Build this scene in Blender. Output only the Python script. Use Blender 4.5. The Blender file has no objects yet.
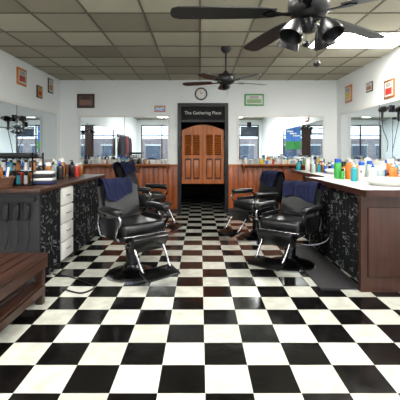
import bpy, bmesh, math, random
from mathutils import Vector, Matrix, Euler
random.seed(7)
S=bpy.context.scene
S.view_settings.view_transform='Standard'
S.view_settings.exposure=.15
F=362.0; H=1.255; HY=152.0
BACK=7.45; XL=-2.88; XR=2.82; ZC=2.735; FRONT=-1.7

# ---------------- materials ----------------
def new_mat(name):
    m=bpy.data.materials.new(name); m.use_nodes=True
    nt=m.node_tree; return m,nt,nt.nodes['Principled BSDF']
def plain(name,col,rough=.5,metal=0,spec=.5,emit=None,es=0,bump=0,bscale=60,var=0.0):
    m,nt,b=new_mat(name)
    b.inputs['Base Color'].default_value=(*col,1); b.inputs['Roughness'].default_value=rough
    b.inputs['Metallic'].default_value=metal; b.inputs['Specular IOR Level'].default_value=spec
    if emit: b.inputs['Emission Color'].default_value=(*emit,1); b.inputs['Emission Strength'].default_value=es
    if bump or var:
        tc=nt.nodes.new('ShaderNodeTexCoord'); n=nt.nodes.new('ShaderNodeTexNoise'); n.inputs['Scale'].default_value=bscale
        nt.links.new(tc.outputs['Object'],n.inputs['Vector'])
        if bump:
            bp=nt.nodes.new('ShaderNodeBump'); bp.inputs['Strength'].default_value=bump; bp.inputs['Distance'].default_value=.01
            nt.links.new(n.outputs['Fac'],bp.inputs['Height']); nt.links.new(bp.outputs['Normal'],b.inputs['Normal'])
        if var:
            r=nt.nodes.new('ShaderNodeValToRGB')
            r.color_ramp.elements[0].color=(*[c*(1-var) for c in col],1); r.color_ramp.elements[0].position=.3
            r.color_ramp.elements[1].color=(*[min(1,c*(1+var)) for c in col],1); r.color_ramp.elements[1].position=.7
            nt.links.new(n.outputs['Fac'],r.inputs['Fac']); nt.links.new(r.outputs['Color'],b.inputs['Base Color'])
    return m
def wood(name,c1,c2,axis='Z',rough=.35,board=0):
    m,nt,b=new_mat(name); N=nt.nodes; L=nt.links
    tc=N.new('ShaderNodeTexCoord'); mp=N.new('ShaderNodeMapping')
    sc={'X':(1.5,18,18),'Y':(18,1.5,18),'Z':(18,18,1.5)}[axis]; mp.inputs['Scale'].default_value=sc
    L.new(tc.outputs['Object'],mp.inputs['Vector'])
    n=N.new('ShaderNodeTexNoise'); n.inputs['Scale'].default_value=1.2; n.inputs['Detail'].default_value=6; n.inputs['Distortion'].default_value=.6
    L.new(mp.outputs['Vector'],n.inputs['Vector'])
    r=N.new('ShaderNodeValToRGB'); r.color_ramp.elements[0].position=.3; r.color_ramp.elements[1].position=.7
    r.color_ramp.elements[0].color=(*c1,1); r.color_ramp.elements[1].color=(*c2,1)
    L.new(n.outputs['Fac'],r.inputs['Fac']); out=r.outputs['Color']
    if board:
        sx=N.new('ShaderNodeSeparateXYZ'); L.new(tc.outputs['Object'],sx.inputs[0])
        d=N.new('ShaderNodeMath'); d.operation='DIVIDE'; d.inputs[1].default_value=board; L.new(sx.outputs['X'],d.inputs[0])
        f=N.new('ShaderNodeMath'); f.operation='FLOOR'; L.new(d.outputs[0],f.inputs[0])
        w=N.new('ShaderNodeTexWhiteNoise'); w.noise_dimensions='1D'; L.new(f.outputs[0],w.inputs['W'])
        mr=N.new('ShaderNodeMapRange'); mr.inputs['To Min'].default_value=.6; mr.inputs['To Max'].default_value=1.15; L.new(w.outputs['Value'],mr.inputs['Value'])
        mx=N.new('ShaderNodeVectorMath'); mx.operation='SCALE'; L.new(out,mx.inputs[0]); L.new(mr.outputs[0],mx.inputs['Scale']); out=mx.outputs[0]
    L.new(out,b.inputs['Base Color']); b.inputs['Roughness'].default_value=rough
    return m
M_white=plain('wall_paint',(.87,.90,.91),.6,bump=.05,bscale=80)
M_oak=wood('wood_oak',(.28,.072,.012),(.52,.15,.028),'Z',.3)
M_wains=wood('wood_wainscot',(.22,.048,.008),(.42,.10,.018),'Z',.35,board=.1)
M_dark=wood('wood_dark',(.024,.010,.006),(.055,.022,.012),'Y',.35)
M_redwood=wood('wood_red',(.024,.007,.004),(.058,.018,.009),'Z',.35)
M_bench=wood('wood_bench',(.020,.008,.004),(.050,.017,.009),'Y',.35)
M_black=plain('black_paint',(.004,.004,.005),.35)
M_blackmat=plain('black_matte',(.005,.005,.006),.8)
M_vinyl=plain('black_vinyl',(.004,.004,.005),.28,bump=.08,bscale=150)
M_chrome=plain('chrome',(.33,.33,.35),.15,1)
M_steel=plain('dark_steel',(.04,.04,.045),.25,1)
M_towel=plain('navy_towel',(.012,.017,.066),.95,bump=.7,bscale=260)
M_whitep=plain('white_plastic',(.8,.8,.78),.3)
M_cream=plain('white_laminate',(.60,.60,.57),.22)
M_rubber=plain('rubber_mat',(.018,.017,.019),.6,bump=.3,bscale=300)
M_mirror=plain('mirror_glass',(.72,.77,.79),.01,1)
M_grey=plain('grey_panel',(.018,.018,.021),.5)
M_light=plain('fluorescent_diffuser',(1,1,1),.5,emit=(1,.97,.91),es=33)
M_pave=plain('pavement',(.35,.35,.36),.9,var=.2,bscale=3)
M_brick=plain('brick_facade',(.20,.17,.17),.9,var=.2,bscale=5)
M_sky2=plain('poster_blue',(.05,.2,.6),.5)
M_green=plain('poster_green',(.04,.28,.06),.5)
M_glassd=plain('dark_glass',(.03,.05,.08),.08)
cols={'blue':(.02,.10,.45),'teal':(.02,.28,.33),'green':(.04,.32,.06),'yellow':(.6,.42,.04),'red':(.42,.022,.012),'white':(.65,.65,.63),'amber':(.27,.09,.012),'pink':(.6,.15,.3),'black':(.007,.007,.007),'clear':(.35,.45,.47),'orange':(.55,.16,.02)}
MB={k:plain('plastic_'+k,v,.2) for k,v in cols.items()}

def floor_mat():
    m,nt,b=new_mat('checker_tile'); N=nt.nodes;L=nt.links
    tc=N.new('ShaderNodeTexCoord'); mp=N.new('ShaderNodeMapping'); mp.vector_type='POINT'
    t=.25; mp.inputs['Scale'].default_value=(1/t,1/t,0); mp.inputs['Location'].default_value=(.222/t+1,-1.883/t+20,.5)
    L.new(tc.outputs['Object'],mp.inputs['Vector'])
    ck=N.new('ShaderNodeTexChecker'); ck.inputs['Scale'].default_value=1
    L.new(mp.outputs['Vector'],ck.inputs['Vector'])
    fl=N.new('ShaderNodeVectorMath'); fl.operation='FLOOR'; L.new(mp.outputs['Vector'],fl.inputs[0])
    wn=N.new('ShaderNodeTexWhiteNoise'); wn.noise_dimensions='3D'; L.new(fl.outputs[0],wn.inputs['Vector'])
    nz=N.new('ShaderNodeTexNoise'); nz.inputs['Scale'].default_value=9; nz.inputs['Detail'].default_value=6; L.new(tc.outputs['Object'],nz.inputs['Vector'])
    c1=N.new('ShaderNodeValToRGB'); c1.color_ramp.elements[0].color=(.38,.385,.335,1); c1.color_ramp.elements[1].color=(.52,.525,.47,1); c1.color_ramp.elements[0].position=.3;c1.color_ramp.elements[1].position=.7
    ad=N.new('ShaderNodeMath'); ad.operation='ADD'; L.new(nz.outputs['Fac'],ad.inputs[0])
    mu=N.new('ShaderNodeMath'); mu.operation='MULTIPLY_ADD'; mu.inputs[1].default_value=.3; mu.inputs[2].default_value=-.15; L.new(wn.outputs['Value'],mu.inputs[0]); L.new(mu.outputs[0],ad.inputs[1])
    L.new(ad.outputs[0],c1.inputs['Fac'])
    c2=N.new('ShaderNodeValToRGB'); c2.color_ramp.elements[0].color=(.0015,.0015,.0015,1); c2.color_ramp.elements[1].color=(.005,.0045,.0045,1); L.new(nz.outputs['Fac'],c2.inputs['Fac'])
    mx=N.new('ShaderNodeMix'); mx.data_type='RGBA'
    L.new(ck.outputs['Fac'],mx.inputs['Factor']); L.new(c1.outputs['Color'],mx.inputs[6]); L.new(c2.outputs['Color'],mx.inputs[7])
    L.new(mx.outputs[2],b.inputs['Base Color'])
    rr=N.new('ShaderNodeMapRange'); rr.inputs['To Min'].default_value=.06; rr.inputs['To Max'].default_value=.19; L.new(nz.outputs['Fac'],rr.inputs['Value']); L.new(rr.outputs[0],b.inputs['Roughness'])
    bp=N.new('ShaderNodeBump'); bp.inputs['Strength'].default_value=.07; bp.inputs['Distance'].default_value=.02; L.new(nz.outputs['Fac'],bp.inputs['Height']); L.new(bp.outputs['Normal'],b.inputs['Normal'])
    return m
M_floor=floor_mat()
def ceil_mat():
    m,nt,b=new_mat('acoustic_tile'); N=nt.nodes;L=nt.links
    tc=N.new('ShaderNodeTexCoord'); mp=N.new('ShaderNodeMapping'); mp.inputs['Scale'].default_value=(1/.6,1/.6,0)
    mp.inputs['Location'].default_value=(0,-7.45/.6+30,.5); L.new(tc.outputs['Object'],mp.inputs['Vector'])
    fl=N.new('ShaderNodeVectorMath'); fl.operation='FLOOR'; L.new(mp.outputs['Vector'],fl.inputs[0])
    wn=N.new('ShaderNodeTexWhiteNoise'); L.new(fl.outputs[0],wn.inputs['Vector'])
    r=N.new('ShaderNodeValToRGB'); e=r.color_ramp.elements; e[0].color=(.22,.20,.15,1); e[1].color=(.44,.42,.33,1)
    x=e.new(.25); x.color=(.35,.325,.25,1)
    L.new(wn.outputs['Value'],r.inputs['Fac'])
    n=N.new('ShaderNodeTexNoise'); n.inputs['Scale'].default_value=120; L.new(tc.outputs['Object'],n.inputs['Vector'])
    bp=N.new('ShaderNodeBump'); bp.inputs['Strength'].default_value=.3; bp.inputs['Distance'].default_value=.005; L.new(n.outputs['Fac'],bp.inputs['Height'])
    L.new(bp.outputs['Normal'],b.inputs['Normal']); L.new(r.outputs['Color'],b.inputs['Base Color']); b.inputs['Roughness'].default_value=.9
    return m
M_ceil=ceil_mat()
def curtain_mat():
    m,nt,b=new_mat('floral_curtain'); N=nt.nodes;L=nt.links
    tc=N.new('ShaderNodeTexCoord')
    ns=N.new('ShaderNodeTexNoise'); ns.inputs['Scale'].default_value=11; ns.inputs['Detail'].default_value=1; ns.inputs['Distortion'].default_value=1.5; L.new(tc.outputs['Object'],ns.inputs['Vector'])
    r=N.new('ShaderNodeValToRGB'); r.color_ramp.interpolation='CONSTANT'; e=r.color_ramp.elements
    e[0].color=(.006,.007,.008,1); e[1].position=.59; e[1].color=(.26,.28,.29,1); x=e.new(.64); x.color=(.018,.018,.022,1)
    L.new(ns.outputs['Fac'],r.inputs['Fac']); L.new(r.outputs['Color'],b.inputs['Base Color']); b.inputs['Roughness'].default_value=.85
    return m
M_curt=curtain_mat()

# ---------------- builder ----------------
class B:
    def __init__(s): s.bm=bmesh.new(); s.mats=[]
    def mi(s,m):
        if m not in s.mats: s.mats.append(m)
        return s.mats.index(m)
    def add(s,tb,mat,M=None,smooth=False):
        i=s.mi(mat)
        if M is not None: tb.transform(M)
        for f in tb.faces: f.material_index=i; f.smooth=smooth
        bmesh.ops.recalc_face_normals(tb,faces=tb.faces)
        me=bpy.data.meshes.new('t'); tb.to_mesh(me); tb.free(); s.bm.from_mesh(me); bpy.data.meshes.remove(me)
    def box(s,c,sz,mat,rot=(0,0,0),bev=0,seg=2,smooth=None):
        tb=bmesh.new(); bmesh.ops.create_cube(tb,size=1)
        bmesh.ops.scale(tb,vec=sz,verts=tb.verts)
        if bev: bmesh.ops.bevel(tb,geom=tb.edges[:],offset=bev,segments=seg,affect='EDGES',profile=.5)
        s.add(tb,mat,Matrix.Translation(c)@Euler(rot).to_matrix().to_4x4(),(bev>.015) if smooth is None else smooth)
    def bb(s,x0,x1,y0,y1,z0,z1,mat,bev=0):
        s.box(((x0+x1)/2,(y0+y1)/2,(z0+z1)/2),(abs(x1-x0),abs(y1-y0),abs(z1-z0)),mat,bev=bev)
    def cyl(s,p0,p1,r0,mat,r1=None,seg=20):
        r1=r0 if r1 is None else r1; p0=Vector(p0);p1=Vector(p1); d=p1-p0
        tb=bmesh.new(); bmesh.ops.create_cone(tb,cap_ends=True,segments=seg,radius1=r0,radius2=r1,depth=d.length)
        s.add(tb,mat,Matrix.Translation((p0+p1)/2)@d.to_track_quat('Z','Y').to_matrix().to_4x4(),True)
    def tube(s,pts,r,mat,seg=10,res=6):
        P=[Vector(p) for p in pts]; Q=[]
        for i in range(len(P)-1):
            a=P[max(i-1,0)];b=P[i];c=P[i+1];d=P[min(i+2,len(P)-1)]
            for k in range(res):
                t=k/res; Q.append(.5*((2*b)+(c-a)*t+(2*a-5*b+4*c-d)*t*t+(3*b-a-3*c+d)*t**3))
        Q.append(P[-1]); tb=bmesh.new(); rings=[]
        up=Vector((0.13,.21,.97))
        for i,q in enumerate(Q):
            t=(Q[min(i+1,len(Q)-1)]-Q[max(i-1,0)]).normalized()
            u=(up-t*up.dot(t)); 
            if u.length<.05: u=Vector((1,0,0))-t*t.x
            u.normalize(); up=u; v=t.cross(u)
            rings.append([tb.verts.new(q+r*(math.cos(a)*u+math.sin(a)*v)) for a in [2*math.pi*k/seg for k in range(seg)]])
        for i in range(len(rings)-1):
            for k in range(seg): tb.faces.new((rings[i][k],rings[i][(k+1)%seg],rings[i+1][(k+1)%seg],rings[i+1][k]))
        tb.faces.new(rings[0]);tb.faces.new(rings[-1]); s.add(tb,mat,None,True)
    def lathe(s,prof,o,mat,seg=28,M=None):
        tb=bmesh.new(); rings=[]
        for r,z in prof:
            if r<1e-5: rings.append([tb.verts.new((0,0,z))])
            else: rings.append([tb.verts.new((r*math.cos(2*math.pi*k/seg),r*math.sin(2*math.pi*k/seg),z)) for k in range(seg)])
        for a,b in zip(rings,rings[1:]):
            for k in range(seg):
                k2=(k+1)%seg
                if len(a)==1 and len(b)==1: continue
                if len(a)==1: tb.faces.new((a[0],b[k],b[k2]))
                elif len(b)==1: tb.faces.new((a[k],a[k2],b[0]))
                else: tb.faces.new((a[k],a[k2],b[k2],b[k]))
        MM=Matrix.Translation(o)
        if M is not None: MM=MM@M
        s.add(tb,mat,MM,True)
    def extr(s,poly,axis_m,th,mat,smooth=False):
        tb=bmesh.new(); vs=[tb.verts.new((u,v,0)) for u,v in poly]; f=tb.faces.new(vs)
        r=bmesh.ops.extrude_face_region(tb,geom=[f]); bmesh.ops.translate(tb,vec=(0,0,th),verts=[g for g in r['geom'] if isinstance(g,bmesh.types.BMVert)])
        s.add(tb,mat,axis_m,smooth)
    def grid(s,fn,nu,nv,mat,smooth=True,th=0):
        tb=bmesh.new(); V=[[tb.verts.new(fn(i/nu,j/nv)) for j in range(nv+1)] for i in range(nu+1)]
        for i in range(nu):
            for j in range(nv): tb.faces.new((V[i][j],V[i+1][j],V[i+1][j+1],V[i][j+1]))
        if th:
            bmesh.ops.solidify(tb,geom=tb.faces[:],thickness=th)
        s.add(tb,mat,None,smooth)
    def done(s,name,loc=(0,0,0),rz=0,parent=None):
        me=bpy.data.meshes.new(name); s.bm.to_mesh(me); s.bm.free()
        for m in s.mats: me.materials.append(m)
        try: me.set_sharp_from_angle(angle=math.radians(40))
        except Exception: pass
        o=bpy.data.objects.new(name,me); S.collection.objects.link(o); o.location=loc; o.rotation_euler=(0,0,rz)
        if parent: o.parent=parent
        return o

# ---------------- room shell ----------------
b=B(); b.bb(XL-.1,XR+.1,FRONT-.1,10.2,-.1,0,M_floor); b.done('floor')
b=B(); b.bb(XL-.1,XR+.1,FRONT-.1,10.2,ZC,ZC+.1,M_ceil); b.done('ceiling')
b=B(); M_grid=plain('ceiling_tbar',(.12,.10,.07),.5)
y=BACK-.6
while y>FRONT: b.bb(XL,XR,y-.011,y+.011,ZC-.008,ZC,M_grid); y-=.6
for i in range(-4,5):
    b.bb(i*.6-.011,i*.6+.011,FRONT,BACK,ZC-.0075,ZC,M_grid)
b.done('trim_ceiling_grid')
b=B(); b.bb(XL-.1,XL,FRONT-.1,BACK+.1,0,ZC,M_white); b.done('wall_left')
b=B(); b.bb(XR,XR+.1,FRONT-.1,BACK+.1,0,ZC,M_white); b.done('wall_right')
DX0,DX1,DZ=-.46,.58,2.26
b=B(); b.bb(XL,DX0,BACK,BACK+.12,0,ZC,M_white); b.bb(DX1,XR,BACK,BACK+.12,0,ZC,M_white); b.bb(DX0,DX1,BACK,BACK+.12,DZ,ZC,M_white); b.done('wall_back')
M_backroom=plain('backroom_darkness',(.02,.018,.016),.8)  # near-black wall colour puts the back room's darkness into the material
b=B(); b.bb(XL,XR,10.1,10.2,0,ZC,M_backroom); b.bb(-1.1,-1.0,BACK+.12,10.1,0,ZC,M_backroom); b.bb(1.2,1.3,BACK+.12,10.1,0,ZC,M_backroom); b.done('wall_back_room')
wins=[(-2.7,-.8,.55,2.5),(.9,2.7,.55,2.5)]
b=B()
b.bb(XL,-2.7,FRONT-.12,FRONT,0,ZC,M_white);b.bb(2.7,XR,FRONT-.12,FRONT,0,ZC,M_white)
b.bb(-2.7,2.7,FRONT-.12,FRONT,2.5,ZC,M_white)
b.bb(-2.7,-.8,FRONT-.12,FRONT,0,.55,M_white);b.bb(.9,2.7,FRONT-.12,FRONT,0,.55,M_white)
b.bb(-.8,-.5,FRONT-.12,FRONT,0,2.5,M_redwood);b.bb(.6,.9,FRONT-.12,FRONT,0,2.5,M_redwood)
b.done('wall_front')
mg=bpy.data.materials.new('window_glass'); mg.use_nodes=True; nt=mg.node_tree; nt.nodes.clear()
o_=nt.nodes.new('ShaderNodeOutputMaterial'); mixs=nt.nodes.new('ShaderNodeMixShader'); tr=nt.nodes.new('ShaderNodeBsdfTransparent'); gl=nt.nodes.new('ShaderNodeBsdfGlossy'); gl.inputs['Roughness'].default_value=.02
mixs.inputs[0].default_value=.06; nt.links.new(tr.outputs[0],mixs.inputs[1]); nt.links.new(gl.outputs[0],mixs.inputs[2]); nt.links.new(mixs.outputs[0],o_.inputs[0])
for n,(x0,x1,z0,z1) in enumerate(wins+[(-.495,.595,0,2.495)]):
    b=B(); yy=FRONT-.06; t=.05
    b.bb(x0,x0+t,yy-.03,yy+.03,z0,z1,M_dark); b.bb(x1-t,x1,yy-.03,yy+.03,z0,z1,M_dark)
    b.bb(x0+t,x1-t,yy-.03,yy+.03,z0,z0+t,M_dark); b.bb(x0+t,x1-t,yy-.03,yy+.03,z1-t,z1,M_dark)
    if n<2:
        xm=(x0+x1)/2; b.bb(xm-.025,xm+.025,yy-.03,yy+.03,z0+t,z1-t,M_dark)
        b.bb(x0+t,x1-t,yy-.028,yy+.028,2.0,2.04,M_dark)
    else:
        b.bb(x0+t,x1-t,yy-.028,yy+.028,t,.35,M_dark); b.bb(x0+t,x1-t,yy-.028,yy+.028,2.05,2.12,M_dark)
        b.cyl((x1-.12,yy+.06,.95),(x1-.12,yy+.06,1.25),.012,M_chrome)
    b.bb(x0+t,x1-t,yy-.004,yy+.004,z0+t,z1-t,mg)
    b.done('window_%d'%(n+1) if n<2 else 'door_1')
b=B(); 
b.bb(1.0,1.7,FRONT+.002,FRONT+.012,1.72,2.46,M_sky2); b.bb(1.0,1.7,FRONT+.0,FRONT+.014,1.38,1.75,M_green)
for i in range(3): b.box((1.2+.15*i,FRONT+.014,2.0+.1*i),(.3,.008,.06),M_whitep,bev=.003)
b.done('window_poster')
b=B(); b.bb(-12,12,-16,FRONT-.12,-.12,-.02,M_pave); b.done('ground_street')
b=B(); b.bb(-12,12,-17,-16,-.1,2.4,M_brick)  # unseen building, added to darken what the mirrors reflect through the windows
for i in range(-5,6): b.bb(i*2-.6,i*2+.6,-16.03,-15.98,.6,1.8,M_glassd); b.bb(i*2-.7,i*2+.7,-16.05,-15.97,1.8,1.9,M_cream)
b.done('reflection_facade')
b=B(); b.bb(XL+.002,XL+.03,.3,2.35,1.78,1.88,M_bench)  # added out of view: coats stand in for the dark, red mirrored figure
M_redc=plain('red_cloth',(.22,.02,.02),.9,bump=.3); M_coat=plain('dark_cloth',(.015,.015,.02),.9,bump=.3)
for k in range(6):
    y0=.45+.34*k; b.tube([(XL+.03,y0,1.82),(XL+.08,y0,1.80),(XL+.10,y0,1.85)],.008,M_steel)
    m=[M_coat,M_coat,M_redc,M_coat,M_coat,M_coat][k]
    prof=[(.02,1.83),(.05,1.79),(.10,1.72),(.12,1.5),(.115,1.2),(.13,.9),(.135,.82)]
    tb=bmesh.new(); rings=[]
    for r,z in prof:
        rings.append([tb.verts.new((XL+.10+.55*r*math.cos(a)*(1+.12*math.sin(5*a)),y0+1.25*r*math.sin(a)*(1+.12*math.cos(7*a)),z)) for a in [j*math.pi/16 for j in range(32)]])
    for a_,c_ in zip(rings,rings[1:]):
        for j in range(32): tb.faces.new((a_[j],a_[(j+1)%32],c_[(j+1)%32],c_[j]))
    tb.faces.new(rings[0]); tb.faces.new(rings[-1]); b.add(tb,m,None,True)
b.done('mirror_filler_coats')
b=B(); b.bb(1.85,2.65,FRONT+.01,FRONT+.05,1.95,2.42,M_black,bev=.008); b.bb(1.88,2.62,FRONT+.05,FRONT+.054,1.98,2.39,M_glassd); b.bb(2.15,2.35,FRONT+.001,FRONT+.012,2.3,2.62,M_steel); b.done('wall_television')

# door frame, transom
b=B(); t=.07
b.bb(DX0,DX0+t,BACK-.03,BACK+.13,0,DZ,M_black); b.bb(DX1-t,DX1,BACK-.03,BACK+.13,0,DZ,M_black)
b.bb(DX0+t,DX1-t,BACK-.03,BACK+.13,DZ-.07,DZ,M_black)
b.bb(DX0+t,DX1-t,BACK+.02,BACK+.05,DZ-.34,DZ-.07,M_blackmat)
b.bb(DX0+t,DX1-t,BACK-.01,BACK+.10,DZ-.39,DZ-.34,M_black)
b.done('trim_door_frame')
cu=bpy.data.curves.new('door_sign','FONT'); cu.body='The Gathering Place'; cu.size=.092; cu.align_x='CENTER'; cu.align_y='CENTER'; cu.extrude=.002
o=bpy.data.objects.new('door_sign',cu); S.collection.objects.link(o); o.location=((DX0+DX1)/2,BACK+.016,DZ-.2); o.rotation_euler=(math.pi/2,0,0); cu.materials.append(plain('sign_letters',(.8,.8,.76),.5))

def saloon(x0,x1,flip,ang):
    w=x1-x0; z0,z1=.60,1.68; b=B(); th=.035
    M=Matrix(((1,0,0,0),(0,0,-1,0),(0,1,0,0),(0,0,0,1)))
    st=.065
    def top(u):
        k=u/w if flip else 1-u/w
        return z1+.02+.12*math.cos(k*math.pi*.5)
    b.extr([(0,z0),(st,z0),(st,top(st)),(0,top(0))],M,th,M_oak)
    b.extr([(w-st,z0),(w,z0),(w,top(w)),(w-st,top(w-st))],M,th,M_oak)
    N=10; us=[st+(w-2*st)*i/N for i in range(N+1)]
    b.extr([(u,z1-.07) for u in us]+[(u,top(u)) for u in reversed(us)],M,th,M_oak)
    for zz,h in ((z0,.09),(1.12,.07)): b.bb(st,w-st,-th,0,zz,zz+h,M_oak)
    b.bb(w/2-.02,w/2+.02,-th+.003,-.003,1.19,z1-.07,M_oak); b.bb(w/2-.02,w/2+.02,-th+.003,-.003,z0+.09,1.12,M_oak)
    for (a,c) in ((st,w/2-.02),(w/2+.02,w-st)):
        n=11
        for i in range(n):
            z=1.205+(z1-.07-1.205)*(i+.5)/n
            b.box(((a+c)/2,-th/2,z),(c-a,.036,.006),M_oak,rot=(math.radians(38),0,0))
        b.bb(a,c,-th/2-.004,-th/2+.004,z0+.09,1.12,M_redwood)
        b.box(((a+c)/2,-th/2,(z0+.09+1.12)/2),(c-a-.04,.022,.36),M_oak,bev=.006)
    for zz in (z0+.15,1.5):
        x=0 if flip==False else w
        b.cyl((x,-th/2,zz),(x,-th/2,zz+.08),.012,M_steel)
    hx = x0 if not flip else x1
    if flip: bmesh.ops.translate(b.bm,vec=(-w,0,0),verts=b.bm.verts)
    return b.done('saloon_door',(hx,BACK+.06,0),ang)
mid=(DX0+DX1)/2
saloon(DX0+.08,mid-.005,False,math.radians(3))
saloon(mid+.005,DX1-.08,True,math.radians(-2))

def wains(x0,x1,name):
    b=B(); n=int((x1-x0)/.1); w=(x1-x0)/n
    for i in range(n): b.box((x0+w*(i+.5),BACK-.011,.5),(w-.006,.022,.93),M_wains,bev=.003)
    b.bb(x0,x1,BACK-.006,BACK,0,.96,M_redwood)
    b.bb(x0,x1,BACK-.035,BACK,.96,1.0,M_oak); b.bb(x0,x1,BACK-.03,BACK-.001,0,.09,M_dark)
    b.done(name)
wains(XL+.002,DX0-.001,'trim_wainscot_left'); wains(DX1+.001,XR-.002,'trim_wainscot_right')
def mirror(x0,x1,y0,y1,z0,z1,axis,panels=1,name='wall_mirror'):
    b=B(); t=.035; fm=M_whitep
    if axis=='B':
        b.bb(x0,x1,BACK-.012,BACK-.001,z0,z1,M_mirror)
        for (a,c,d,e) in ((x0-t,x0,z0-t,z1+t),(x1,x1+t,z0-t,z1+t),(x0,x1,z0-t,z0),(x0,x1,z1,z1+t)): b.bb(a,c,BACK-.02,BACK-.001,d,e,fm)
        for i in range(1,panels):
            x=x0+(x1-x0)*i/panels; b.bb(x-.004,x+.004,BACK-.014,BACK-.001,z0,z1,M_steel)
    else:
        xw,sg=(XL,1) if axis=='L' else (XR,-1)
        def q(a,c,d,e,th,m): 
            xa,xb=sorted((xw+sg*.001,xw+sg*th)); b.bb(xa,xb,a,c,d,e,m)
        q(y0,y1,z0,z1,.012,M_mirror)
        for (a,c,d,e) in ((y0-t,y0,z0-t,z1+t),(y1,y1+t,z0-t,z1+t),(y0,y1,z0-t,z0),(y0,y1,z1,z1+t)): q(a,c,d,e,.02,fm)
        for i in range(1,panels):
            yv=y0+(y1-y0)*i/panels; q(yv-.004,yv+.004,z0,z1,.014,M_steel)
    b.done(name)
mirror(-2.45,-.66,0,0,1.10,1.97,'B',2); mirror(.80,2.52,0,0,1.10,1.97,'B',2)
mirror(0,0,2.6,7.2,1.12,1.99,'L',3); mirror(0,0,2.6,7.2,1.12,1.99,'R',3)

def troffer(x,y,w=.56,l=1.16,m=M_light):
    b=B(); b.bb(x-w/2-.02,x+w/2+.02,y-l/2-.02,y+l/2+.02,ZC-.02,ZC-.009,M_whitep)
    b.bb(x-w/2,x+w/2,y-l/2,y+l/2,ZC-.03,ZC-.02,m); b.bb(x-.008,x+.008,y-l/2,y+l/2,ZC-.034,ZC-.03,M_whitep)
    b.done('fluorescent_ceiling_light')
troffer(2.1,4.75,1.16,.56)
troffer(.3,2.3,.56,1.1); troffer(-1.5,2.5); troffer(1.8,2.3); troffer(-1.5,.2); troffer(1.5,.2)

# ---------------- ceiling fans ----------------
def fan(name,x,y,zb,R,a0,kit):
    b=B()
    b.lathe([(0,ZC-.009-zb),(.075,ZC-.009-zb),(.07,ZC-.05-zb),(.03,ZC-.09-zb),(0,ZC-.09-zb)],(0,0,0),M_black)
    b.cyl((0,0,ZC-.08-zb),(0,0,.08),.013,M_black)
    b.lathe([(0,.12),(.03,.12),(.05,.09),(.11,.07),(.125,.03),(.125,-.02),(.10,-.05),(.05,-.07),(0,-.07)],(0,0,0),M_black)
    for i in range(5):
        a=a0+i*2*math.pi/5; RZ=Matrix.Rotation(a,4,'Z'); T=RZ@Matrix.Translation((0,0,-.03))@Matrix.Rotation(math.radians(9),4,'X')
        r0=.20; poly=[]
        prof=[(r0,.045),(r0+.1,.060),(R*.7,.068),(R-.05,.066),(R-.012,.05),(R,.02)]
        poly=[(u,-v) for u,v in prof]+[(u,v) for u,v in reversed(prof)]
        b.extr(poly,T@Matrix.Translation((0,0,-.004)),.008,M_black)
        b.extr([(.09,-.02),(.16,-.012),(.24,-.035),(.28,0),(.24,.035),(.16,.012),(.09,.02)],T@Matrix.Translation((0,0,-.012)),.008,M_steel)
    if kit:
        b.lathe([(0,-.07),(.045,-.07),(.05,-.12),(.03,-.15),(0,-.155)],(0,0,0),M_black)
        for i in range(4):
            a=math.radians(35+90*i); d=Vector((math.cos(a),math.sin(a),0))
            b.tube([d*.03+Vector((0,0,-.10)),d*.08+Vector((0,0,-.085)),d*.11+Vector((0,0,-.11))],.010,M_black)
            Mx=Matrix.Rotation(a,4,'Z')@Matrix.Rotation(math.radians(-28),4,'Y')
            b.lathe([(0,.0),(.02,0),(.035,-.02),(.052,-.06),(.068,-.10),(.07,-.12),(.063,-.117),(.046,-.06),(.02,-.02),(0,-.02)],d*.11+Vector((0,0,-.10)),M_black,M=Mx)
        for dx,L in ((.05,-.34),(-.015,-.22)):
            b.cyl((dx,.0,-.10),(dx,0,L),.0015,M_steel,seg=6); b.lathe([(0,.022),(.018,.014),(.024,0),(.018,-.014),(0,-.022)],(dx,0,L),M_black,seg=14)
    else:
        b.lathe([(0,-.07),(.05,-.07),(.06,-.10),(.04,-.13),(0,-.14)],(0,0,0),M_black)
        b.cyl((.02,0,-.13),(.02,0,-.25),.0015,M_steel,seg=6)
    b.done(name,(x,y,zb))
fan('ceiling_fan',.66,2.2,2.13,.84,math.radians(36),True)
fan('ceiling_fan',.366,5.1,2.27,.64,math.radians(20),False)

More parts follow.
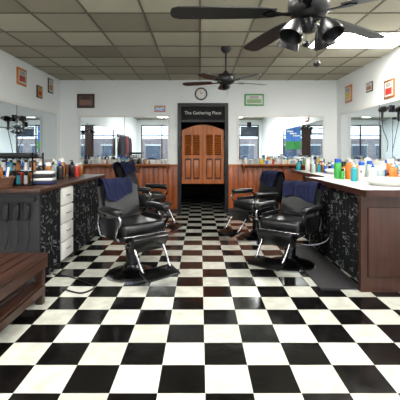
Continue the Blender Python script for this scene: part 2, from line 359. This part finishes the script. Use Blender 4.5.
# ---------------- barber chairs ----------------
def towel(b,w,ztop,yc,front,back,off=0,ph=0):
    def f(u,v):
        fr=front*(1+.22*math.sin(u*5+ph)); s=v*(fr+back+.14); x=(u-.5)*w+off
        wob=.007*math.sin(u*19+v*5+ph)+.005*math.sin(u*37+ph)
        if s<fr: return (x*(1-.35*(fr-s)),yc-.079-abs(wob)-(.10*(fr-s)),ztop-(fr-s))
        s2=s-fr
        if s2<.14:
            a=math.pi*s2/.14; return (x,yc-.075*math.cos(a)+wob*.3,ztop+.045*math.sin(a)+.004+.006*math.sin(u*14+ph))
        s3=s2-.14; return (x*(1-.3*s3),yc+.078+wob-.10*s3,ztop-s3)
    b.grid(f,36,28,M_towel,th=.006)
def barber_chair(x,y,hx,hy,towel_w=.40,tilt=12,off=0,ph=0,bh=.40,z=.44):
    b=B()
    b.lathe([(0,0),(.245,0),(.25,.018),(.23,.035),(.16,.05),(.10,.075),(.075,.11),(0,.11)],(0,0,0),M_steel,seg=40)
    b.lathe([(.24,.0),(.262,0),(.262,.014),(.248,.022)],(0,0,0),M_chrome,seg=40)
    b.cyl((0,0,.09),(0,0,.28),.062,M_steel); b.cyl((0,0,.26),(0,0,z-.02),.042,M_chrome)
    b.lathe([(.062,.27),(.075,.28),(.075,.30),(.045,.31)],(0,0,0),M_chrome)
    b.box((0,0,z-.025),(.34,.36,.045),M_steel,bev=.01)
    b.tube([(.04,.03,.25),(.20,.08,.24),(.33,.12,.28),(.40,.14,.36)],.009,M_chrome); b.cyl((.385,.137,.34),(.42,.146,.39),.015,M_vinyl)
    b.box((0,-.01,z+.02),(.48,.50,.05),M_vinyl,bev=.015)
    b.box((0,-.02,z+.085),(.48,.50,.12),M_vinyl,bev=.045,seg=4)
    b.tube([(-.235,-.26,z+.03),(0,-.275,z+.03),(.235,-.26,z+.03)],.007,M_chrome)
    t=math.radians(tilt)
    R=Matrix.Translation((0,.22,z+.12))@Matrix.Rotation(-t,4,'X')
    tb=bmesh.new(); bmesh.ops.create_cube(tb,size=1); bmesh.ops.scale(tb,vec=(.47,.10,bh),verts=tb.verts); bmesh.ops.translate(tb,vec=(0,0,bh/2),verts=tb.verts)
    bmesh.ops.bevel(tb,geom=tb.edges[:],offset=.042,segments=4,affect='EDGES')
    b.add(tb,M_vinyl,R,True)
    tb=bmesh.new(); bmesh.ops.create_cube(tb,size=1); bmesh.ops.scale(tb,vec=(.43,.03,bh-.02),verts=tb.verts); bmesh.ops.translate(tb,vec=(0,.055,bh/2),verts=tb.verts)
    bmesh.ops.bevel(tb,geom=tb.edges[:],offset=.012,segments=2,affect='EDGES'); b.add(tb,M_steel,R,True)
    for sx in (-.12,.12):
        b.tube([(sx,.16,z-.01),(sx,.27,z+.02),(sx,.30,z+.15)],.012,M_chrome)
    for sx in (-1,1):
        X=.275*sx
        b.box((X,-.05,z+.265),(.085,.38,.06),M_vinyl,bev=.027,seg=3)
        b.tube([(X,.14,z-.0),(X,.20,z+.12),(X,.15,z+.225),(X,.02,z+.235),(X,-.14,z+.235),(X,-.235,z+.22),(X,-.255,z+.17),(X,-.20,z+.10),(X,-.17,z+.02)],.013,M_chrome if sx<0 else M_steel)
        b.box((X-.018*sx,.0,z+.09),(.016,.34,.18),M_vinyl,bev=.006)
        b.box((X-.02*sx,0,z+.0),(.02,.40,.03),M_chrome,bev=.005)
    for sx in (-1,1):
        b.tube([(.15*sx,-.20,z-.01),(.16*sx,-.29,z-.04),(.16*sx,-.37,(z+.02)*.62),(.155*sx,-.43,.18),(.15*sx,-.50,.13)],.012,M_chrome)
    b.box((0,-.50,.14),(.36,.17,.022),M_steel,rot=(math.radians(18),0,0),bev=.008)
    for i in range(5): b.box((0,-.44-.03*i,.16-.0098*i),(.32,.010,.008),M_chrome,rot=(math.radians(18),0,0))
    b.box((0,-.32,z-.04),(.40,.05,.17),M_vinyl,rot=(math.radians(30),0,0),bev=.015)
    i0=len(b.bm.verts); 
    towel(b,towel_w,bh-.005,0.0,.17,.15,off,ph)
    b.bm.verts.ensure_lookup_table()
    nv=b.bm.verts[i0:]
    bmesh.ops.transform(b.bm,matrix=R@Matrix.Translation((0,.012,0)),verts=nv)
    return b.done('barber_chair',(x,y,0),math.atan2(hx,-hy))
barber_chair(-.70,3.72,.66,-.75,towel_w=.34,off=-.03,z=.42)
barber_chair(-.86,5.65,.93,-.36,tilt=18,ph=1.5,bh=.52)
barber_chair(1.0,4.02,-.66,-.75,ph=3,towel_w=.42,z=.39,bh=.37)
barber_chair(.83,5.30,-.85,-.5,ph=4.2,towel_w=.34,bh=.42,z=.40)

# ---------------- curtains / counters ----------------
def curtain(b,x,y0,y1,z0,z1,sg,mat=M_curt,amp=.018,per=.09):
    b.grid(lambda u,v:(x+sg*(amp*math.sin((y0+(y1-y0)*u)/per*2*math.pi)*(1-.5*v)+.01),y0+(y1-y0)*u,z0+(z1-z0)*v),int((y1-y0)/.012),6,mat,th=.003)
CL=-1.52
b=B()
b.bb(XL+.03,CL+.03,3.38,5.7,.87,.905,M_dark,bev=.006)
b.bb(XL+.03,CL,3.42,3.45,0,.87,M_grey)
b.bb(XL+.03,XL+.06,3.45,5.66,0,.87,M_grey)
for yy in (3.93,4.34,5.63): b.bb(XL+.06,CL-.0,yy-.015,yy+.015,0,.87,M_grey)
b.bb(XL+.06,CL-.06,3.45,5.62,.02,.05,M_grey)
b.bb(XL+.03,XL+.06,3.40,5.68,.905,1.0,M_dark)
curtain(b,CL-.01,3.46,3.91,.03,.86,1)
b.tube([(CL+.02,3.44,.85),(CL+.02,3.9,.85)],.006,M_steel)
b.bb(CL-.5,CL-.01,3.95,4.32,.05,.87,M_cream)
for i in range(4):
    z0=.07+i*.2; b.box((CL+.0,4.135,z0+.09),(.022,.35,.18),M_whitep,bev=.005); b.tube([(CL+.012,4.08,z0+.1),(CL+.03,4.10,z0+.1),(CL+.03,4.17,z0+.1),(CL+.012,4.19,z0+.1)],.004,M_chrome,seg=6)
curtain(b,CL-.02,4.37,5.6,.03,.86,1)
b.tube([(CL+.01,4.36,.85),(CL+.01,5.6,.85)],.006,M_steel)
b.done('barber_counter')
CR=1.5
b=B()
b.bb(CR-.03,XR-.03,3.20,5.0,.87,.91,M_cream,bev=.006)
b.bb(CR-.05,XR-.03,3.17,3.20,.86,.92,M_redwood)
b.bb(CR-.05,CR-.03,3.17,5.0,.86,.915,M_redwood)
b.bb(CR-.06,XR-.03,3.24,3.29,0,.87,M_redwood)
for (a,c) in ((CR,CR+.62),(CR+.66,XR-.08)): b.box(((a+c)/2,3.235,.45),(c-a,.02,.62),M_redwood,bev=.008)
b.bb(CR,XR-.03,4.94,4.98,0,.87,M_redwood); b.bb(XR-.06,XR-.03,3.29,4.94,0,.87,M_grey); b.bb(CR+.08,XR-.06,3.29,4.94,.02,.05,M_grey)
b.bb(XR-.06,XR-.03,3.2,5.0,.91,1.02,M_cream)
curtain(b,CR+.02,3.31,4.92,.03,.86,-1)
b.done('barber_counter')
b=B(); CF=1.78
b.bb(CF-.03,XR-.03,5.1,6.9,.87,.91,M_cream,bev=.006); b.bb(CF-.04,CF-.03,5.1,6.9,.865,.915,M_redwood)
for yy in (5.12,5.72,6.3,6.87): b.bb(CF,XR-.03,yy-.015,yy+.015,0,.87,M_oak)
b.bb(CF,CF+.02,6.3,6.87,.03,.86,M_oak); curtain(b,CF+.02,5.15,6.28,.03,.86,-1)
b.bb(XR-.05,XR-.03,5.13,6.86,0,.87,M_grey)
for zz in (.6,.34): b.box((CF-.005,6.58,zz),(.012,.5,.2),M_oak,bev=.004)
b.done('barber_counter')
for (x,y) in ((1.95,3.75),(2.2,5.7)):
    b=B(); b.lathe([(0,.012),(.06,.012),(.15,.03),(.19,.06),(.205,.072),(.225,.068),(.225,.05),(.20,.03),(.16,0),(0,0)],(0,0,0),M_whitep,seg=36)
    b.tube([(.26,0,.0),(.26,0,.14),(.20,0,.19),(.12,0,.17),(.10,0,.12)],.012,M_chrome); b.cyl((.26,-.07,0),(.26,-.07,.06),.018,M_chrome); b.cyl((.26,.07,0),(.26,.07,.06),.018,M_chrome)
    b.lathe([(.0,0),(.03,0),(.03,.012),(0,.012)],(.26,0,0),M_chrome)
    b.done('shampoo_basin',(x,y,.912))
b=B(); cx,cy,rr=1.0,4.02,.275; x0m,x1m,y0m,y1m=1.10,1.48,3.3,4.8
a=math.acos((x0m-cx)/rr); arc=[(cx+rr*math.cos(t),cy+rr*math.sin(t)) for t in [a-2*a*k/16 for k in range(17)]]
b.extr([(x0m,y0m),(x1m,y0m),(x1m,y1m),(x0m,y1m)]+arc,Matrix.Translation((0,0,0)),.016,M_rubber)
b.done('anti_fatigue_mat')

def bottle(b,x,y,z,kind,c,cap,h):
    r=h*random.uniform(.17,.24)
    if kind==0: prof=[(0,0),(r,0),(r,h*.62),(r*.85,h*.72),(r*.35,h*.78),(r*.35,h*.84)]; cz=.80
    elif kind==1: prof=[(0,0),(r*.9,0),(r*.95,h*.1),(r*.95,h*.75),(r*.8,h*.8)]; cz=.79
    else: prof=[(0,0),(r*1.3,0),(r*1.3,h*.5),(r*1.2,h*.55)]; cz=.54
    b.lathe(prof,(x,y,z),MB[c],seg=14)
    if kind==0:
        b.lathe([(0,h*cz),(r*.45,h*cz),(r*.45,h*.88),(r*.2,h*.9),(r*.15,h),(0,h)],(x,y,z),MB[cap],seg=12)
        b.box((x-r*.3,y,z+h*.99),(r*.9,r*.35,h*.04),MB[cap])
    elif kind==1: b.lathe([(r*.8,h*cz),(r*.82,h*.97),(r*.6,h),(0,h)],(x,y,z),MB[cap],seg=14)
    else: b.lathe([(0,h*.7),(r*1.35,h*.7),(r*1.35,h*cz),(r*1.2,h*cz)],(x,y,z),MB[cap],seg=14)
def cluster(name,x0,x1,y0,y1,z,n,pal,hm=(.12,.24),avoid=()):
    b=B(); pts=[]
    for _ in range(n*20):
        if len(pts)>=n: break
        p=(random.uniform(x0,x1),random.uniform(y0,y1))
        if all((p[0]-q[0])**2+(p[1]-q[1])**2>.085**2 for q in pts): pts.append(p)
    for p in pts: bottle(b,p[0],p[1],z,random.choice((0,0,1,1,2)),random.choice(pal),random.choice(('white','black','white','blue')),random.uniform(*hm))
    return b.done(name)
allc=['blue','teal','green','yellow','red','white','amber','white','clear','orange','black']
cluster('hair_product_bottles',1.75,2.7,4.2,4.95,.912,26,['green','teal','white','yellow','white','green','blue','clear','orange'],(.12,.27))
cluster('hair_product_bottles',2.45,2.72,3.3,4.15,.912,14,['white','green','teal','yellow','white','orange'],(.14,.3))
cluster('hair_product_bottles',1.85,2.72,6.0,6.85,.912,26,allc)
cluster('hair_product_bottles',-2.75,-1.75,4.5,5.6,.907,40,['black','amber','white','black','black','red','black','blue','clear'],(.12,.28))
cluster('hair_product_bottles',-2.75,-1.75,4.08,4.45,.907,20,['black','amber','white','black','black','teal','red'],(.10,.24))
def shelf(x0,x1,pal,n):
    b=B(); b.bb(x0,x1,BACK-.22,BACK-.036,.985,1.01,M_oak)
    k=int((x1-x0)/.6)
    for i in range(k+1):
        x=x0+.05+(x1-x0-.1)*i/k
        b.extr([(0,0),(-.15,0),(0,-.16)],Matrix(((0,0,1,x-.01),(1,0,0,BACK-.037),(0,1,0,.985),(0,0,0,1))),.02,M_oak)
    b.done('wall_shelf'); cluster('toiletry_bottles',x0+.05,x1-.05,BACK-.19,BACK-.07,1.011,n,pal,(.07,.19))
shelf(-2.45,-.62,['white','teal','white','amber','clear','black'],20)
shelf(.85,2.6,['white','green','white','blue','yellow','clear','red'],22)
b=B()
for z in (0,.14,.28): b.bb(0,.42,0,.26,z,z+.012,M_steel)
for x in (0,.408):
    for y in (0,.248): b.bb(x,x+.012,y,y+.012,0,.34,M_steel)
for z in (.012,.152):
    for i in range(5): bottle(b,.05+i*.08,.12,z,1,random.choice(['white','amber','red','teal','clear']),'black',.11)
b.bb(.03,.38,.03,.22,.292,.34,M_black,bev=.01)
b.done('product_rack',(-2.15,3.75,.907))
M_wick=plain('wicker',(.09,.036,.016),.7,bump=.8,bscale=90,var=.5)
b=B(); b.lathe([(0,0),(.09,0),(.115,.09),(.125,.10),(.12,.11),(.105,.10),(.08,.01),(0,.01)],(0,0,0),M_wick)
for k in range(5): b.tube([((.092+.005*k)*math.cos(a),(.092+.005*k)*math.sin(a),.02*k+.01) for a in [i*math.pi/6 for i in range(0,13)]],.006,M_wick,seg=6,res=2)
for i in range(5): b.cyl((.04*math.cos(i*1.3),.04*math.sin(i*1.3),.02),(.07*math.cos(i*1.3),.07*math.sin(i*1.3),.2),.012,MB[['white','blue','red','black','amber'][i]],seg=10)
b.done('wicker_basket',(-1.95,3.56,.907))
# stack of folded towels
b=B()
for i in range(4): b.box((0,0,.02+.036*i),(.22-.006*i,.16,.034),[M_towel,M_cream,M_coat,M_cream][i],rot=(0,0,.06*i),bev=.014,seg=3)
b.done('folded_towels',(-1.68,3.9,.906))
# hair dryers hung on the side walls
def dryer(x,y,z,sg):
    b=B(); M=M_black
    b.box((sg*.012,0,.03),(.02,.07,.10),M_steel,bev=.004)
    b.cyl((sg*.03,0,.03),(sg*.085,0,.03),.008,M_steel)
    b.lathe([(0,-.10),(.035,-.095),(.045,-.05),(.045,.03),(.034,.07),(.026,.13),(.022,.13),(0,.12)],(sg*.11,0,.02),M,M=Matrix.Rotation(math.pi/2,4,'X'))
    b.tube([(sg*.11,.03,0),(sg*.11,.04,-.07),(sg*.11,.03,-.15)],.018,M)
    b.tube([(sg*.11,.03,-.15),(sg*.09,.05,-.28),(sg*.04,.02,-.45),(sg*.03,.06,-.60)],.005,M,seg=6)
    b.done('hair_dryer',(x,y,z))
dryer(XR-.022,5.3,1.86,-1)
dryer(XL+.022,5.6,1.75,1)
b=B()
for i in range(5):
    y0=3.40; x=-1.62-.1*i
    b.box((x,y0,.68),(.045,.03,.14),M_black,bev=.01); b.box((x,y0,.76),(.04,.025,.02),M_steel)
    b.tube([(x,y0,.61),(x+.02,y0-.01,.45),(x-.03,y0-.01,.32),(x-.06,y0,.45),(x-.05,y0+.0,.80)],.004,M_black,seg=6)
b.bb(-2.08,-1.55,3.385,3.418,.79,.83,M_black)
b.done('hair_clipper_rack')

b=B(); bx=-1.28
for i in range(5): b.box((bx-.05-.105*i,2.05,.395),(.095,2.0,.03),M_bench,bev=.005)
b.bb(bx-.02,bx,1.06,3.04,.30,.378,M_bench); b.bb(bx-.50,bx-.48,1.06,3.04,.30,.378,M_bench)
for y in (1.12,3.0):
    for x in (bx-.045,bx-.475): b.box((x,y,.19),(.06,.06,.38),M_bench,bev=.004)
    b.bb(bx-.47,bx-.05,y-.02,y+.02,.30,.37,M_bench); b.bb(bx-.47,bx-.05,y-.02,y+.02,.10,.15,M_bench)
for i in range(4): b.box((bx-.07-.125*i,2.06,.162),(.10,1.92,.022),M_bench,bev=.004)
b.bb(bx-.035,bx-.01,1.1,3.02,.09,.15,M_bench)
b.done('wooden_bench')
b=B(); b.tube([(-1.25,3.3,.008),(-1.05,3.2,.008),(-.98,3.35,.008),(-1.15,3.5,.008),(-1.3,3.62,.008),(-1.5,3.7,.008)],.007,M_black,seg=6); b.done('power_cord')

# ---------------- wall decor ----------------
def picture(px,pyc,w,h,wall,fc,ic,name='framed_picture',ic2=None,d=None):
    b=B(); t=min(w,h)*.12
    b.box((0,-.009,0),(w,.018,h),fc,bev=.003); b.box((0,-.019,0),(w-2*t,.004,h-2*t),ic); 
    if ic2: b.box((0,-.021,-h*.12),(w-3.5*t,.003,h*.35),ic2)
    for k in range(3): b.box((0,-.022,h*(.28-.07*k)),(w*.45,.002,h*.025),M_blackmat)
    if wall=='B': loc=((px-200)*BACK/F,BACK-.001,H+(HY-pyc)*BACK/F); rz=0
    elif wall=='L': dd=XL*F/(px-200); loc=(XL+.001,dd,H+(HY-pyc)*dd/F); rz=math.pi/2
    else: dd=XR*F/(px-200); loc=(XR-.001,dd,H+(HY-pyc)*dd/F); rz=-math.pi/2
    b.done(name,loc,rz)
picture(86,101,.36,.29,'B',M_dark,plain('portrait',(.12,.08,.07),.4),ic2=plain('skin',(.25,.14,.11),.6))
picture(254,100,.40,.24,'B',MB['green'],M_cream,ic2=plain('sage',(.25,.4,.2),.6))
picture(160,109,.22,.13,'B',MB['red'],M_cream,'license_plate',ic2=MB['blue'])
picture(21,77,.30,.27,'L',MB['orange'],M_cream,ic2=MB['red'])
picture(39,92,.22,.22,'L',M_dark,MB['yellow'],ic2=MB['red'])
picture(50,86,.22,.28,'L',M_dark,M_cream,ic2=MB['orange'])
picture(349,94,.30,.32,'R',M_oak,M_cream,ic2=MB['yellow'])
picture(370,87,.22,.16,'R',M_dark,M_cream,ic2=MB['amber'])
picture(390,89,.30,.28,'R',MB['amber'],M_cream,ic2=MB['red'])
b=B(); Mx=Matrix.Rotation(math.pi/2,4,'X')
b.lathe([(0,0),(.125,0),(.13,.012),(.12,.028),(.108,.03),(.105,.018),(0,.018)],(0,0,0),M_steel,seg=40,M=Mx)
b.lathe([(0,.0195),(.104,.0195),(.104,.018)],(0,0,0),M_whitep,seg=40,M=Mx)
for i in range(12):
    a=i*math.pi/6; b.box((.088*math.sin(a),-.021,.088*math.cos(a)),(.006,.003,.018),M_black,rot=(0,a,0))
b.box((.02,-.023,.012),(.008,.003,.055),M_black,rot=(0,math.radians(60),0)); b.box((-.012,-.025,.033),(.006,.003,.08),M_black,rot=(0,math.radians(-20),0))
b.done('wall_clock',((201-200)*BACK/F,BACK-.001,H+(HY-94)*BACK/F))

# ---------------- world, camera ----------------
w=bpy.data.worlds.new('World'); S.world=w; w.use_nodes=True
bg=w.node_tree.nodes['Background']; bg.inputs[0].default_value=(.78,.9,1,1); bg.inputs[1].default_value=4.0
cam=bpy.data.cameras.new('Camera'); co=bpy.data.objects.new('Camera',cam); S.collection.objects.link(co); S.camera=co
co.location=(0,0,H); co.rotation_euler=(math.pi/2,0,0); cam.sensor_width=36; cam.lens=F/400*36; cam.shift_y=-(200-HY)/400; cam.clip_start=.05
